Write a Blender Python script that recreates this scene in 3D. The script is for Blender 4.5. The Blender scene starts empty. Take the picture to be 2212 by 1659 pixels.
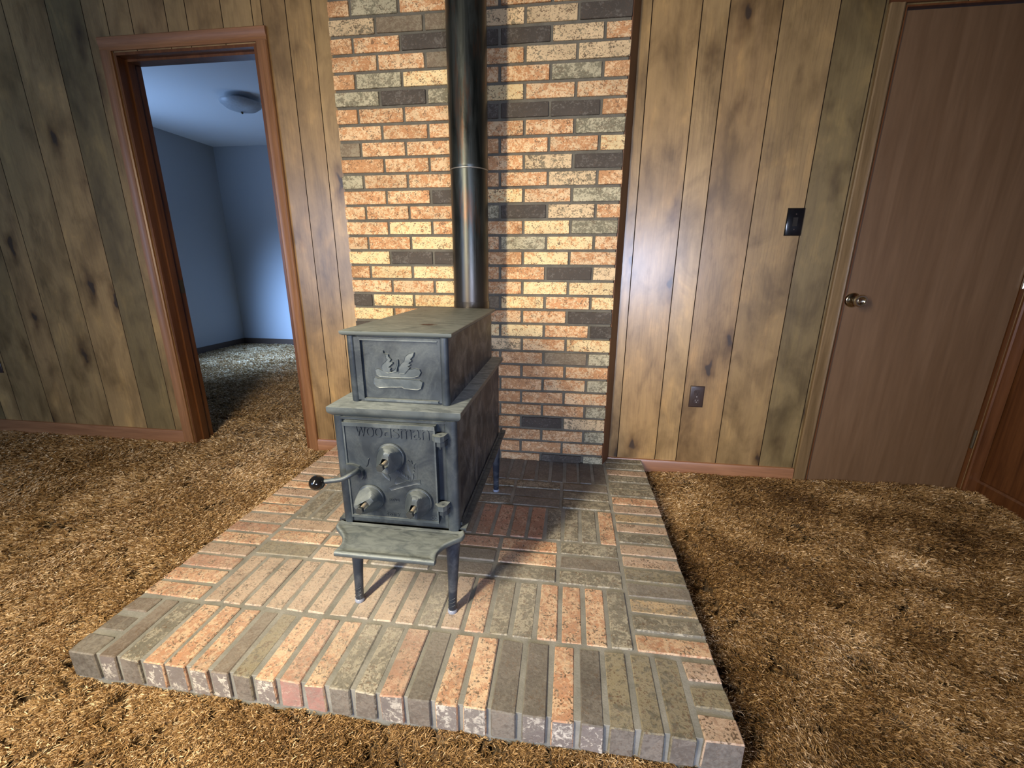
import bpy, bmesh, math, random
import numpy as np
from mathutils import Vector, Matrix

random.seed(7)
rng = np.random.RandomState(11)
C = bpy.context.scene.collection
S = bpy.context.scene
PI = math.pi

# ------------------------------------------------------------------ camera
cam_d = bpy.data.cameras.new('camera')
cam = bpy.data.objects.new('camera', cam_d); C.objects.link(cam)
cam_d.sensor_fit = 'HORIZONTAL'; cam_d.sensor_width = 36.0
cam_d.lens = 36.0 * 911.609 / 2212.0
cam_d.clip_start = 0.02
yaw, pit, rol = math.radians(7.544), math.radians(-15.616), math.radians(-0.346)
M = Matrix.Rotation(yaw, 3, 'Z') @ Matrix.Rotation(pit, 3, 'X') @ Matrix.Rotation(rol, 3, 'Y')
right, fwd, up = M.col[0], M.col[1], M.col[2]
R = Matrix((right, up, -fwd)).transposed().to_4x4()
cam.matrix_world = Matrix.Translation((1.0184, -1.9293, 1.014)) @ R
S.camera = cam

# ------------------------------------------------------------------ light
S.view_settings.view_transform = 'Standard'
S.view_settings.look = 'None'
S.view_settings.gamma = 1.0
S.view_settings.use_curve_mapping = False
S.view_settings.exposure = 0.1
w = bpy.data.worlds.new('world'); S.world = w; w.use_nodes = True
w.node_tree.nodes['Background'].inputs[0].default_value = (0.55, 0.72, 1.0, 1)
w.node_tree.nodes['Background'].inputs[1].default_value = 0.35

def area(name, loc, look, sx, sy, power, col, spread=180):
    d = bpy.data.lights.new(name, 'AREA'); d.shape = 'RECTANGLE'; d.size = sx; d.size_y = sy
    d.energy = power; d.color = col; d.spread = math.radians(spread)
    o = bpy.data.objects.new(name, d); C.objects.link(o); o.location = loc
    o.rotation_euler = (Vector(look) - Vector(loc)).to_track_quat('-Z', 'Y').to_euler()
    return o
def point(name, loc, power, col, r):
    d = bpy.data.lights.new(name, 'POINT'); d.energy = power; d.color = col; d.shadow_soft_size = r
    o = bpy.data.objects.new(name, d); C.objects.link(o); o.location = loc
    return o
area('window_light_left', (-2.5, -4.45, 1.2), (-1.2, 0, .4), 1.5, 1.7, 34, (0.42, 0.62, 1.0), 130)
area('window_light_right', (1.9, -4.45, 1.0), (1.2, 0, .7), .9, .6, 13, (0.66, 0.74, 1.0), 60)
area('tall_key_light', (-.02, -2.3, 1.50), (.62, -.35, .12), .13, 1.35, 38, (1.0, 0.83, 0.57), 124)  # added key light without a fixture, shaped to cast the leg and pipe shadows
area('bedroom_window_light', (-3.12, 1.15, 1.5), (-1.9, 2.0, 2.3), 1.0, .8, 8, (0.32, 0.55, 1.0), 130)
area('bedroom_window_daylight', (-3.10, 1.15, 1.3), (-2.0, 2.75, .15), .9, .9, 34, (0.30, 0.53, 1.0), 62)

# ------------------------------------------------------------------ materials
class Mat:
    def __init__(s, name):
        s.m = bpy.data.materials.new(name); s.m.use_nodes = True
        s.nt = s.m.node_tree; s.b = s.nt.nodes['Principled BSDF']
    def n(s, t, **k):
        x = s.nt.nodes.new(t)
        for a, v in k.items():
            if a.startswith('i_'):
                key = a[2:]; key = int(key) if key.isdigit() else key.replace('_', ' ')
                x.inputs[key].default_value = v
            else: setattr(x, a, v)
        return x
    def l(s, a, b): s.nt.links.new(a, b)
    def attr(s, name):
        return s.n('ShaderNodeAttribute', attribute_name=name).outputs['Color']
    def coord(s, scale=(1, 1, 1), offs=None, rot=(0, 0, 0)):
        g = s.n('ShaderNodeNewGeometry') if False else s.n('ShaderNodeTexCoord')
        v = g.outputs['Object']
        if offs is not None:
            a = s.n('ShaderNodeVectorMath', operation='ADD'); s.l(v, a.inputs[0]); s.l(offs, a.inputs[1]); v = a.outputs[0]
        mp = s.n('ShaderNodeMapping'); mp.inputs['Scale'].default_value = scale; mp.inputs['Rotation'].default_value = rot
        s.l(v, mp.inputs[0]); return mp.outputs[0]
    def noise(s, vec, scale=5, detail=4, rough=.5, dist=0.0):
        x = s.n('ShaderNodeTexNoise'); s.l(vec, x.inputs['Vector'])
        x.inputs['Scale'].default_value = scale; x.inputs['Detail'].default_value = detail
        x.inputs['Roughness'].default_value = rough; x.inputs['Distortion'].default_value = dist
        return x.outputs[0]
    def vor(s, vec, scale=5, feature='F1'):
        x = s.n('ShaderNodeTexVoronoi', feature=feature); s.l(vec, x.inputs['Vector']); x.inputs['Scale'].default_value = scale
        return x.outputs[0]
    def ramp(s, fac, stops, interp='LINEAR'):
        x = s.n('ShaderNodeValToRGB'); x.color_ramp.interpolation = interp
        e = x.color_ramp.elements
        while len(e) < len(stops): e.new(.5)
        for i, (p, c) in enumerate(stops):
            e[i].position = p; e[i].color = (c, c, c, 1) if isinstance(c, (int, float)) else (*c, 1)
        s.l(fac, x.inputs[0]); return x.outputs[0]
    def mix(s, fac, a, b, mode='MIX'):
        x = s.n('ShaderNodeMix', data_type='RGBA', blend_type=mode)
        for v, i in ((fac, 0), (a, 6), (b, 7)):
            if isinstance(v, (int, float)): x.inputs[i].default_value = v
            elif isinstance(v, tuple): x.inputs[i].default_value = (*v, 1)
            else: s.l(v, x.inputs[i])
        return x.outputs[2]
    def math(s, op, a, b=0.0):
        x = s.n('ShaderNodeMath', operation=op)
        for v, i in ((a, 0), (b, 1)):
            if isinstance(v, (int, float)): x.inputs[i].default_value = v
            else: s.l(v, x.inputs[i])
        return x.outputs[0]
    def color(s, c):
        if isinstance(c, tuple): s.b.inputs['Base Color'].default_value = (*c, 1)
        else: s.l(c, s.b.inputs['Base Color'])
    def rough(s, r):
        if isinstance(r, (int, float)): s.b.inputs['Roughness'].default_value = r
        else: s.l(r, s.b.inputs['Roughness'])
    def bump(s, h, strength=.3, dist=.002):
        x = s.n('ShaderNodeBump'); x.inputs['Strength'].default_value = strength; x.inputs['Distance'].default_value = dist
        s.l(h, x.inputs['Height']); s.l(x.outputs[0], s.b.inputs['Normal'])
    def sep(s, vec):
        x = s.n('ShaderNodeSeparateXYZ'); s.l(vec, x.inputs[0]); return x.outputs

def brick_mat(name, axis, light_pool_ash=False):
    m = Mat(name)
    rnd = m.attr('rnd'); ca = m.attr('ca'); cb = m.attr('cb'); cc = m.attr('cc')
    sc = m.n('ShaderNodeVectorMath', operation='SCALE'); m.l(rnd, sc.inputs[0]); sc.inputs['Scale'].default_value = 7.0
    v = m.coord((1, 1, 1) if axis is None else axis, sc.outputs[0])
    sepc = m.n('ShaderNodeSeparateColor'); m.l(cc, sepc.inputs[0])
    n1 = m.noise(v, 92, 5, .66, .8)
    n2 = m.noise(v, 26, 3, .5, .5)
    s_ = m.math('ADD', m.math('MULTIPLY', n1, .66), m.math('MULTIPLY', n2, .34))
    t = m.math('SUBTRACT', s_, sepc.outputs[0])                 # cc.r = amount threshold
    mask = m.ramp(m.math('ADD', m.math('MULTIPLY', t, 14.0), .5), [(0.0, 0.0), (1.0, 1.0)])
    col = m.mix(mask, ca, cb)
    n3 = m.noise(v, 170, 3, .6, .2)
    sp = m.math('ADD', m.math('MULTIPLY', n3, 1.0), m.math('MULTIPLY', m.noise(v, 40, 2, .5), .5))
    spk = m.ramp(sp, [(.835, 0.0), (.88, 1.0)])
    spk = m.math('MULTIPLY', spk, sepc.outputs[1])              # cc.g = dark speck amount
    col = m.mix(spk, col, (.16, .10, .06))
    soft = m.noise(v, 9, 3, .5)
    col = m.mix(1.0, col, m.ramp(soft, [(.25, .8), (.75, 1.12)]), 'MULTIPLY')
    if light_pool_ash:
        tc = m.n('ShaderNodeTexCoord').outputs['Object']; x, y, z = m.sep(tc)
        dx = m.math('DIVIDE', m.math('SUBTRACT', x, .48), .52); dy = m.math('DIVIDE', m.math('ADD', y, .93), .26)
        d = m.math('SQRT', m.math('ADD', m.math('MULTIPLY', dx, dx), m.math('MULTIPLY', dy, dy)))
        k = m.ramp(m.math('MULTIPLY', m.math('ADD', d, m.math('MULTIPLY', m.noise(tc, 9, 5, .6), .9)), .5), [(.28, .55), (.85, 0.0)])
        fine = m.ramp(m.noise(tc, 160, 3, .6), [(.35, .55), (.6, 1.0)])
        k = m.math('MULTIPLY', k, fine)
        col = m.mix(k, col, (.70, .67, .62))  # pale daylight pool by the stove front painted into the colour, with ash dust
        gen = m.math('MULTIPLY', m.ramp(m.noise(tc, 4.5, 6, .7), [(.38, .10), (.66, .62)]), m.ramp(m.noise(tc, 120, 4, .65), [(.36, .25), (.6, 1.0)]))
        col = m.mix(gen, col, (.33, .325, .29))
    if light_pool_ash: col = m.mix(1.0, col, (.93, .92, .92), 'MULTIPLY')
    m.color(col); m.rough(.72 if light_pool_ash else .82)
    m.b.inputs['Specular IOR Level'].default_value = .3 if light_pool_ash else .25
    hgt = m.math('ADD', m.math('MULTIPLY', n1, .6), m.math('MULTIPLY', n3, .5))
    m.bump(hgt, .55, .003)
    return m.m
M_brick = brick_mat('wall_brick', (1.0, 1.0, 1.25))
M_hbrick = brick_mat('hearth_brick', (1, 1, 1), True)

def mortar_mat(name, c1, c2):
    m = Mat(name); v = m.coord()
    n = m.noise(v, 14, 5, .6); f = m.noise(v, 220, 3, .6)
    col = m.mix(m.ramp(n, [(.35, 0.0), (.7, 1.0)]), c1, c2)
    col = m.mix(.25, col, m.ramp(f, [(.3, .3), (.7, .9)]), 'MULTIPLY')
    m.color(col); m.rough(.95); m.bump(f, .5, .0015); return m.m
M_mortar = mortar_mat('wall_mortar', (.125, .115, .09), (.19, .175, .14))
M_hmortar = mortar_mat('hearth_mortar', (.23, .235, .215), (.37, .37, .345))

def panel_mat():
    m = Mat('birch_paneling')
    rnd = m.attr('rnd'); ca = m.attr('ca')
    sc = m.n('ShaderNodeVectorMath', operation='SCALE'); m.l(rnd, sc.inputs[0]); sc.inputs['Scale'].default_value = 9.0
    off = sc.outputs[0]
    vg = m.coord((9, 1, .55), off); v2 = m.coord((26, 1, .9), off); vb = m.coord((3.4, 1, 2.0), off); vk = m.coord((6.0, .01, 2.3), off)
    g1 = m.noise(vg, 3.0, 6, .6, 1.6)
    g2 = m.noise(v2, 5.5, 5, .65, .35)
    bl = m.noise(vb, 1.5, 5, .6, .4)
    col = m.mix(m.ramp(g1, [(.32, 0.0), (.5, .55), (.68, 1.0)]), (.90, .86, .82), (1.07, 1.05, 1.0))
    col = m.mix(1.0, ca, col, 'MULTIPLY')
    # wavy cathedral grain lines
    wv = m.n('ShaderNodeTexWave', wave_type='RINGS', rings_direction='SPHERICAL'); m.l(m.coord((3.2, 1, .35), off), wv.inputs['Vector'])
    wv.inputs['Scale'].default_value = 7.0; wv.inputs['Distortion'].default_value = 9.0; wv.inputs['Detail'].default_value = 3.0; wv.inputs['Detail Scale'].default_value = 1.6
    lines = m.ramp(wv.outputs[0], [(0.0, .80), (.13, 1.0)])
    patch = m.ramp(m.noise(vb, 1.3, 2), [(.45, 0.0), (.6, .8)])
    col = m.mix(patch, col, m.mix(1.0, col, lines, 'MULTIPLY'))
    col = m.mix(.2, col, m.mix(1.0, col, m.ramp(g2, [(.35, .72), (.6, 1.08)]), 'MULTIPLY'))
    # olive and smoky blotches
    col = m.mix(m.ramp(bl, [(.45, 0.0), (.68, .9)]), col, m.mix(1.0, col, (.55, .53, .48), 'MULTIPLY'))
    b2 = m.noise(m.coord((7, 1, 3.2), off), 1.5, 5, .58, .5)
    col = m.mix(m.ramp(b2, [(.50, 0.0), (.68, .75)]), col, m.mix(1.0, col, (.56, .53, .48), 'MULTIPLY'))
    col = m.mix(m.ramp(b2, [(.26, .9), (.44, 0.0)]), col, m.mix(1.0, col, (1.45, 1.40, 1.28), 'MULTIPLY'))
    # knots with smoky halo
    vo = m.n('ShaderNodeTexVoronoi', feature='F1'); 
    dv = m.n('ShaderNodeVectorMath', operation='ADD'); m.l(vk, dv.inputs[0])
    nv = m.n('ShaderNodeTexNoise'); m.l(m.coord((6, 1, 4), off), nv.inputs['Vector']); nv.inputs['Scale'].default_value = 3.0
    sv = m.n('ShaderNodeVectorMath', operation='SCALE'); m.l(nv.outputs[1], sv.inputs[0]); sv.inputs['Scale'].default_value = .35
    m.l(sv.outputs[0], dv.inputs[1]); m.l(dv.outputs[0], vo.inputs['Vector']); vo.inputs['Scale'].default_value = 1.15
    d = vo.outputs['Distance']
    gate = m.ramp(m.noise(m.coord((1.6, 1, 1.1), off), 2.1, 2), [(.30, 0.0), (.36, 1.0)])
    halo = m.math('MULTIPLY', m.ramp(d, [(.04, .95), (.36, 0.0)], 'EASE'), gate)
    col = m.mix(halo, col, m.mix(1.0, col, (.42, .36, .30), 'MULTIPLY'))
    core = m.math('MULTIPLY', m.ramp(d, [(.075, .95), (.115, 0.0)]), gate)
    col = m.mix(core, col, (.045, .028, .016))
    m.color(col)
    m.rough(m.ramp(g1, [(.3, .46), (.7, .38)]))
    m.b.inputs['Specular IOR Level'].default_value = .5
    m.b.inputs['Coat Weight'].default_value = .6; m.b.inputs['Coat Roughness'].default_value = .26
    m.bump(m.math('ADD', g2, m.math('MULTIPLY', g1, .5)), .10, .002)
    return m.m
M_panel = panel_mat()

def wood(name, c1, c2, r=.4, scale=(14, 14, .9), bump=.1, coat=.15, streak=.5):
    m = Mat(name); v = m.coord(scale)
    g = m.noise(v, 2.2, 6, .62, .9); f = m.noise(v, 11, 4, .6, .2)
    col = m.mix(m.ramp(g, [(.3, 0.0), (.7, 1.0)]), c1, c2)
    col = m.mix(streak, col, m.mix(1.0, col, m.ramp(f, [(.3, .7), (.6, 1.08)]), 'MULTIPLY'))
    m.color(col); m.rough(r); m.b.inputs['Coat Weight'].default_value = coat; m.b.inputs['Coat Roughness'].default_value = .3
    m.bump(f, bump, .0015); return m.m
M_trim = wood('reddish_trim_wood', (.20, .090, .036), (.32, .155, .068), .36)
M_trimh = wood('reddish_trim_wood_level', (.24, .105, .045), (.36, .175, .08), .38, (.9, 14, 14))
M_trimo = wood('brown_trim_wood', (.15, .095, .042), (.25, .165, .08), .36)
M_jamb = wood('dark_jamb_wood', (.085, .030, .010), (.18, .070, .024), .32)
M_board = wood('dark_brown_board', (.085, .035, .016), (.15, .062, .03), .5)
M_door = wood('door_veneer', (.135, .074, .034), (.195, .115, .060), .42, (6, 6, .45), .05, .2, .35)
M_hjamb = wood('dark_head_wood', (.07, .026, .010), (.13, .05, .02), .34, (.9, 14, 14))

def paint(name, c, r=.7):
    m = Mat(name); m.color(c); m.rough(r); m.bump(m.noise(m.coord(), 90, 3), .12, .001); return m.m
M_white = paint('bedroom_wall_paint', (.40, .41, .42))
M_ceil = paint('ceiling_paint', (.30, .27, .22), .9)
M_ceilw = paint('bedroom_ceiling_paint', (.80, .81, .82), .9)
M_darkbase = paint('dark_baseboard', (.075, .045, .03), .5)

def carpet_mat():
    m = Mat('shag_carpet'); v = m.coord()
    f = m.noise(v, 260, 4, .7, .2)
    f2 = m.noise(v, 95, 3, .65, .4)
    big = m.noise(m.coord((2.2, 4.2, 1), rot=(0, 0, .5)), 1.7, 5, .62, .4)
    mid = m.noise(v, 18, 4, .6, .3)
    c = m.mix(m.ramp(f, [(.36, 0.0), (.52, .5), (.66, 1.0)]), (.05, .026, .010), (.40, .27, .13))
    c = m.mix(.55, c, m.mix(m.ramp(f2, [(.35, 0.0), (.65, 1.0)]), (.08, .042, .016), (.36, .24, .12)))
    c = m.mix(1.0, c, m.ramp(big, [(.32, .55), (.52, 1.0), (.72, 1.25)]), 'MULTIPLY')
    c = m.mix(1.0, c, m.ramp(mid, [(.3, .78), (.65, 1.12)]), 'MULTIPLY')
    m.color(c); m.rough(.9)
    m.b.inputs['Sheen Weight'].default_value = .1; m.b.inputs['Sheen Roughness'].default_value = .5
    m.b.inputs['Specular IOR Level'].default_value = .2
    m.bump(m.math('ADD', m.math('MULTIPLY', f, .8), m.math('MULTIPLY', f2, 1.0)), 1.0, .012)
    return m.m
M_carpet = carpet_mat()
def pile_mat():
    m = Mat('carpet_pile_fibre'); m.color(m.attr('pile')); m.rough(.6); m.b.inputs['Specular IOR Level'].default_value = .35
    return m.m
M_pile = pile_mat()

def iron_mat(name, base, dust=(.42, .44, .41), amount=.75, scratches=.0, metal=.35, spec=.5):
    m = Mat(name); v = m.coord()
    n = m.noise(v, 7, 5, .6, .4); f = m.noise(v, 190, 4, .65); st = m.noise(m.coord((4, 4, 2.4)), 3, 6, .7, 1.2)
    g = m.n('ShaderNodeNewGeometry'); nx, ny, nz = m.sep(g.outputs['Normal'])
    col = m.mix(m.ramp(n, [(.3, 0.0), (.7, 1.0)]), base, tuple(min(1, c * 1.9) for c in base))
    if scratches:
        s_ = m.ramp(st, [(.53, 0.0), (.62, scratches)])
        col = m.mix(s_, col, (.20, .225, .26))
        col = m.mix(m.ramp(m.noise(m.coord((14, 14, 3)), 4, 5, .7, 1.4), [(.60, 0.0), (.68, scratches)]), col, (.34, .37, .42))
        col = m.mix(m.ramp(m.noise(v, 5.5, 4, .6), [(.66, 0.0), (.8, .35)]), col, (.07, .04, .03))
    sm = m.math('MULTIPLY', m.ramp(m.noise(v, 11, 5, .62, 1.0), [(.46, 0.0), (.70, .55)]), m.ramp(f, [(.3, .5), (.6, 1.0)]))
    col = m.mix(sm, col, tuple(c * .62 for c in dust))
    upm = m.ramp(nz, [(.55, 0.0), (.9, amount)])
    dn = m.ramp(m.noise(m.coord((6, 16, 6)), 3.2, 6, .65, 1.0), [(.34, .15), (.60, 1.0)])
    col = m.mix(m.math('MULTIPLY', upm, dn), col, dust)
    m.color(col); m.b.inputs['Metallic'].default_value = metal; m.b.inputs['Specular IOR Level'].default_value = spec
    m.rough(m.math('ADD', m.ramp(n, [(.3, .36), (.7, .50)]), m.math('MULTIPLY', upm, .22)))
    m.bump(f, .22, .001); return m.m
M_iron = iron_mat('cast_iron', (.024, .032, .043), (.20, .24, .255))
M_ironside = iron_mat('scuffed_sheet_iron', (.012, .016, .024), scratches=.26, metal=.0, spec=.22)
M_ironhi = iron_mat('worn_cast_iron', (.048, .062, .075), (.34, .39, .40))
M_ash = iron_mat('dusty_shelf_iron', (.06, .075, .085), (.26, .30, .305), .95)
M_leg = iron_mat('painted_leg_iron', (.016, .022, .034), (.30, .33, .36), .4, metal=.1, spec=.35)

def lid_mat():
    m = Mat('dusty_lid_iron'); v = m.coord()
    n = m.noise(m.coord((5, 14, 5)), 3.0, 6, .65, 1.2); f = m.noise(v, 190, 4, .6)
    col = m.mix(m.ramp(n, [(.3, 0.0), (.6, 1.0)]), (.075, .092, .09), (.20, .22, .205))
    x, y, z = m.sep(m.n('ShaderNodeTexCoord').outputs['Object'])
    g = m.n('ShaderNodeNewGeometry'); nx, ny, nz = m.sep(g.outputs['Normal'])
    col = m.mix(m.ramp(nz, [(.3, 1.0), (.8, 0.0)]), col, (.10, .12, .125))
    dx = m.math('DIVIDE', m.math('SUBTRACT', x, .638), .032); dy = m.math('DIVIDE', m.math('ADD', y, .815), .020)
    d = m.math('MULTIPLY', m.math('ADD', m.math('SQRT', m.math('ADD', m.math('MULTIPLY', dx, dx), m.math('MULTIPLY', dy, dy))), m.math('MULTIPLY', m.noise(v, 60, 4, .6), 1.2)), .5)
    col = m.mix(m.ramp(d, [(.55, .95), (.78, 0.0)]), col, (.05, .022, .016))
    m.color(col); m.rough(.5); m.b.inputs['Metallic'].default_value = .25; m.bump(f, .2, .001); return m.m
M_lid = lid_mat()

def pipe_mat():
    m = Mat('blued_steel_pipe'); v = m.coord((18, 18, 2.2))
    n = m.noise(v, 1.6, 6, .62, .8); f = m.noise(m.coord(), 120, 4, .6)
    x, y, z = m.sep(m.n('ShaderNodeTexCoord').outputs['Object'])
    col = m.mix(m.ramp(n, [(.35, 0.0), (.65, 1.0)]), (.016, .020, .020), (.055, .064, .063))
    low = m.ramp(m.math('SUBTRACT', m.math('ADD', z, m.math('MULTIPLY', n, .25)), .6), [(.4, .75), (.68, 0.0)])
    col = m.mix(low, col, (.085, .075, .068))
    rust = m.ramp(m.noise(m.coord((22, 22, 3)), 1.3, 5, .65), [(.55, 0.0), (.68, .65)])
    col = m.mix(rust, col, (.085, .04, .022))
    m.color(col); m.b.inputs['Metallic'].default_value = .75
    m.rough(m.ramp(n, [(.3, .27), (.7, .42)])); m.bump(f, .12, .001); return m.m
M_pipe = pipe_mat()
def simple(name, c, r, metal=0., coat=0.):
    m = Mat(name); n = m.noise(m.coord(), 60, 3)
    m.color(m.mix(m.ramp(n, [(.3, 0.0), (.7, 1.0)]), tuple(v * .85 for v in c), c)); m.rough(r)
    m.b.inputs['Metallic'].default_value = metal; m.b.inputs['Coat Weight'].default_value = coat; return m.m
M_ball = simple('black_phenolic', (.008, .008, .009), .1, 0, .6)
M_blackpl = simple('black_plastic', (.008, .008, .010), .16, 0, .3)
M_brownpl = simple('brown_plastic', (.052, .034, .030), .35)
M_groove = simple('dark_stained_groove', (.035, .020, .010), .6)
M_dark = simple('dark_hole', (.01, .008, .007), .8)
M_brass = simple('polished_brass_chrome', (.72, .66, .52), .16, 1.)
M_brassd = simple('tarnished_brass', (.13, .10, .06), .4, .6)
M_bolt = simple('bright_bolt_shank', (.62, .56, .45), .45, .4)
M_bolthead = simple('grey_bolt_head', (.045, .052, .055), .45, .3)
M_screw = simple('bright_screw', (.6, .58, .55), .35, .8)
M_foot = simple('glass_foot_cap', (.30, .34, .44), .3)
M_wglass = simple('frosted_glass_shade', (.55, .57, .60), .35)
M_tin = simple('galvanised_band', (.30, .29, .27), .4, .7)

# ------------------------------------------------------------------ mesh helpers
def link(name, me, parent=None):
    o = bpy.data.objects.new(name, me); C.objects.link(o)
    if parent is not None: o.parent = parent; o.matrix_parent_inverse = parent.matrix_world.inverted()
    return o
def tag(o, label=None, cat=None, group=None, kind=None):
    if label: o['label'] = label
    if cat: o['category'] = cat
    if group: o['group'] = group
    if kind: o['kind'] = kind
    return o
def empty(name, loc, label=None, cat=None, kind=None):
    o = bpy.data.objects.new(name, None); C.objects.link(o); o.location = loc; o.empty_display_size = .1
    bpy.context.view_layer.update()
    return tag(o, label, cat, None, kind)
def smooth(me, ang=40):
    for p in me.polygons: p.use_smooth = True
    try: me.set_sharp_from_angle(angle=math.radians(ang))
    except Exception: pass
def fin(name, bm, mats, parent=None, sm=None, bevel=0, seg=2):
    if bevel:
        es = [e for e in bm.edges if len(e.link_faces) == 2 and e.calc_face_angle(0) > .5]
        bmesh.ops.bevel(bm, geom=es, offset=bevel, segments=seg, affect='EDGES', clamp_overlap=True)
    bmesh.ops.recalc_face_normals(bm, faces=bm.faces)
    me = bpy.data.meshes.new(name); bm.to_mesh(me); bm.free()
    for m in (mats if isinstance(mats, (list, tuple)) else [mats]): me.materials.append(m)
    if sm: smooth(me, sm)
    return link(name, me, parent)
def bx(bm, x0, x1, y0, y1, z0, z1, mi=0):
    vs = [bm.verts.new((x, y, z)) for z in (z0, z1) for x, y in ((x0, y0), (x1, y0), (x1, y1), (x0, y1))]
    fs = [bm.faces.new([vs[i] for i in f]) for f in ((3, 2, 1, 0), (4, 5, 6, 7), (0, 1, 5, 4), (1, 2, 6, 5), (2, 3, 7, 6), (3, 0, 4, 7))]
    for f in fs: f.material_index = mi
    return vs
def prism(bm, pts, axis, a, b, mi=0):
    """pts 2D polygon extruded along axis ('x','y','z') from a to b."""
    def P(p, t): return {'x': (t, p[0], p[1]), 'y': (p[0], t, p[1]), 'z': (p[0], p[1], t)}[axis]
    A = [bm.verts.new(P(p, a)) for p in pts]; Bv = [bm.verts.new(P(p, b)) for p in pts]
    n = len(pts); fs = [bm.faces.new(A[::-1]), bm.faces.new(Bv)]
    for i in range(n): fs.append(bm.faces.new((A[i], A[(i + 1) % n], Bv[(i + 1) % n], Bv[i])))
    for f in fs: f.material_index = mi
    return fs
def ring_loft(bm, rings, cap=True, mi=0):
    vs = [[bm.verts.new(p) for p in r] for r in rings]; n = len(vs[0])
    for a, b in zip(vs[:-1], vs[1:]):
        for i in range(n):
            f = bm.faces.new((a[i], a[(i + 1) % n], b[(i + 1) % n], b[i])); f.material_index = mi
    if cap:
        f = bm.faces.new(vs[0][::-1]); f.material_index = mi
        f = bm.faces.new(vs[-1]); f.material_index = mi
def lathe(bm, c, axis, prof, n=32, mi=0, cap=True):
    """prof list of (t along axis, radius)."""
    ax = Vector(axis).normalized(); u = ax.orthogonal().normalized(); v = ax.cross(u); c = Vector(c)
    ring_loft(bm, [[c + ax * t + (u * math.cos(2 * PI * i / n) + v * math.sin(2 * PI * i / n)) * r for i in range(n)] for t, r in prof], cap, mi)
def tube(bm, pts, rad, n=14, mi=0):
    pts = [Vector(p) for p in pts]; rings = []
    u = None
    for i, p in enumerate(pts):
        d = (pts[min(i + 1, len(pts) - 1)] - pts[max(i - 1, 0)]).normalized()
        u = d.orthogonal().normalized() if u is None else (u - d * u.dot(d)).normalized()
        v = d.cross(u); r = rad[i] if isinstance(rad, (list, tuple)) else rad
        rings.append([p + (u * math.cos(2 * PI * k / n) + v * math.sin(2 * PI * k / n)) * r for k in range(n)])
    ring_loft(bm, rings, True, mi)
def smoothpath(ps, n=8):
    ps = [Vector(p) for p in ps]; out = []
    for i in range(len(ps) - 1):
        p0, p1, p2, p3 = ps[max(i - 1, 0)], ps[i], ps[i + 1], ps[min(i + 2, len(ps) - 1)]
        for k in range(n):
            t = k / n
            out.append(.5 * ((2 * p1) + (p2 - p0) * t + (2 * p0 - 5 * p1 + 4 * p2 - p3) * t * t + (3 * p1 - p0 - 3 * p2 + p3) * t ** 3))
    return out + [ps[-1]]

class Tinted:
    """collects pieces, each face carrying its own ca/cb/cc/rnd colours"""
    def __init__(s): s.v = []; s.f = []; s.m = []; s.c = []
    def add(s, verts, faces, mat, cols):
        o = len(s.v); s.v += [tuple(p) for p in verts]
        for i, f in enumerate(faces):
            s.f.append([o + k for k in f]); s.m.append(mat); s.c.append(cols[i] if isinstance(cols, list) else cols)
    def build(s, name, mats, parent=None, sm=None):
        me = bpy.data.meshes.new(name); me.from_pydata(s.v, [], s.f); me.update()
        for m in mats: me.materials.append(m)
        me.polygons.foreach_set('material_index', s.m)
        tot = [len(f) for f in s.f]
        for k, nm in enumerate(('ca', 'cb', 'cc', 'rnd')):
            a = me.attributes.new(nm, 'FLOAT_COLOR', 'CORNER')
            arr = np.repeat(np.array([(*c[k], 1.0) for c in s.c], dtype=np.float32), tot, axis=0).ravel()
            a.data.foreach_set('color', arr)
        if sm: smooth(me, sm)
        return link(name, me, parent)
def chamfer_box(x0, x1, y0, y1, z0, z1, c=.002, j=.0006):
    bm = bmesh.new(); bx(bm, x0, x1, y0, y1, z0, z1)
    for v in bm.verts: v.co += Vector([random.uniform(-j, j) for _ in range(3)])
    bmesh.ops.bevel(bm, geom=list(bm.edges), offset=c, segments=1, affect='EDGES', profile=.5)
    bmesh.ops.recalc_face_normals(bm, faces=bm.faces)
    bm.verts.index_update()
    vs = [v.co.copy() for v in bm.verts]; fs = [[v.index for v in f.verts] for f in bm.faces]; ns = [f.normal.copy() for f in bm.faces]
    bm.free(); return vs, fs, ns

# brick colour classes: main, mottle, (threshold, specks, 0)
CL = {'O': ((.60, .305, .14), (.80, .58, .34), (.50, .8, 0)),
      'Y': ((.84, .66, .36), (.66, .36, .16), (.545, .9, 0)),
      'R': ((.55, .29, .135), (.80, .55, .31), (.53, .7, 0)),
      'G': ((.235, .215, .145), (.52, .47, .32), (.50, .6, 0)),
      'D': ((.085, .072, .060), (.15, .135, .115), (.56, .2, 0)),
      'T': ((.72, .54, .32), (.25, .205, .13), (.545, .9, 0)),
      'B': ((.22, .17, .115), (.30, .25, .17), (.50, .4, 0)),
      'C': ((.76, .60, .45), (.55, .36, .24), (.55, .7, 0)),
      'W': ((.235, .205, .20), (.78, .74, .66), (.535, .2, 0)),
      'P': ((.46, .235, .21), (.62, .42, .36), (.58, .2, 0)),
      'K': ((.16, .135, .115), (.24, .21, .18), (.50, .3, 0))}
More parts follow.
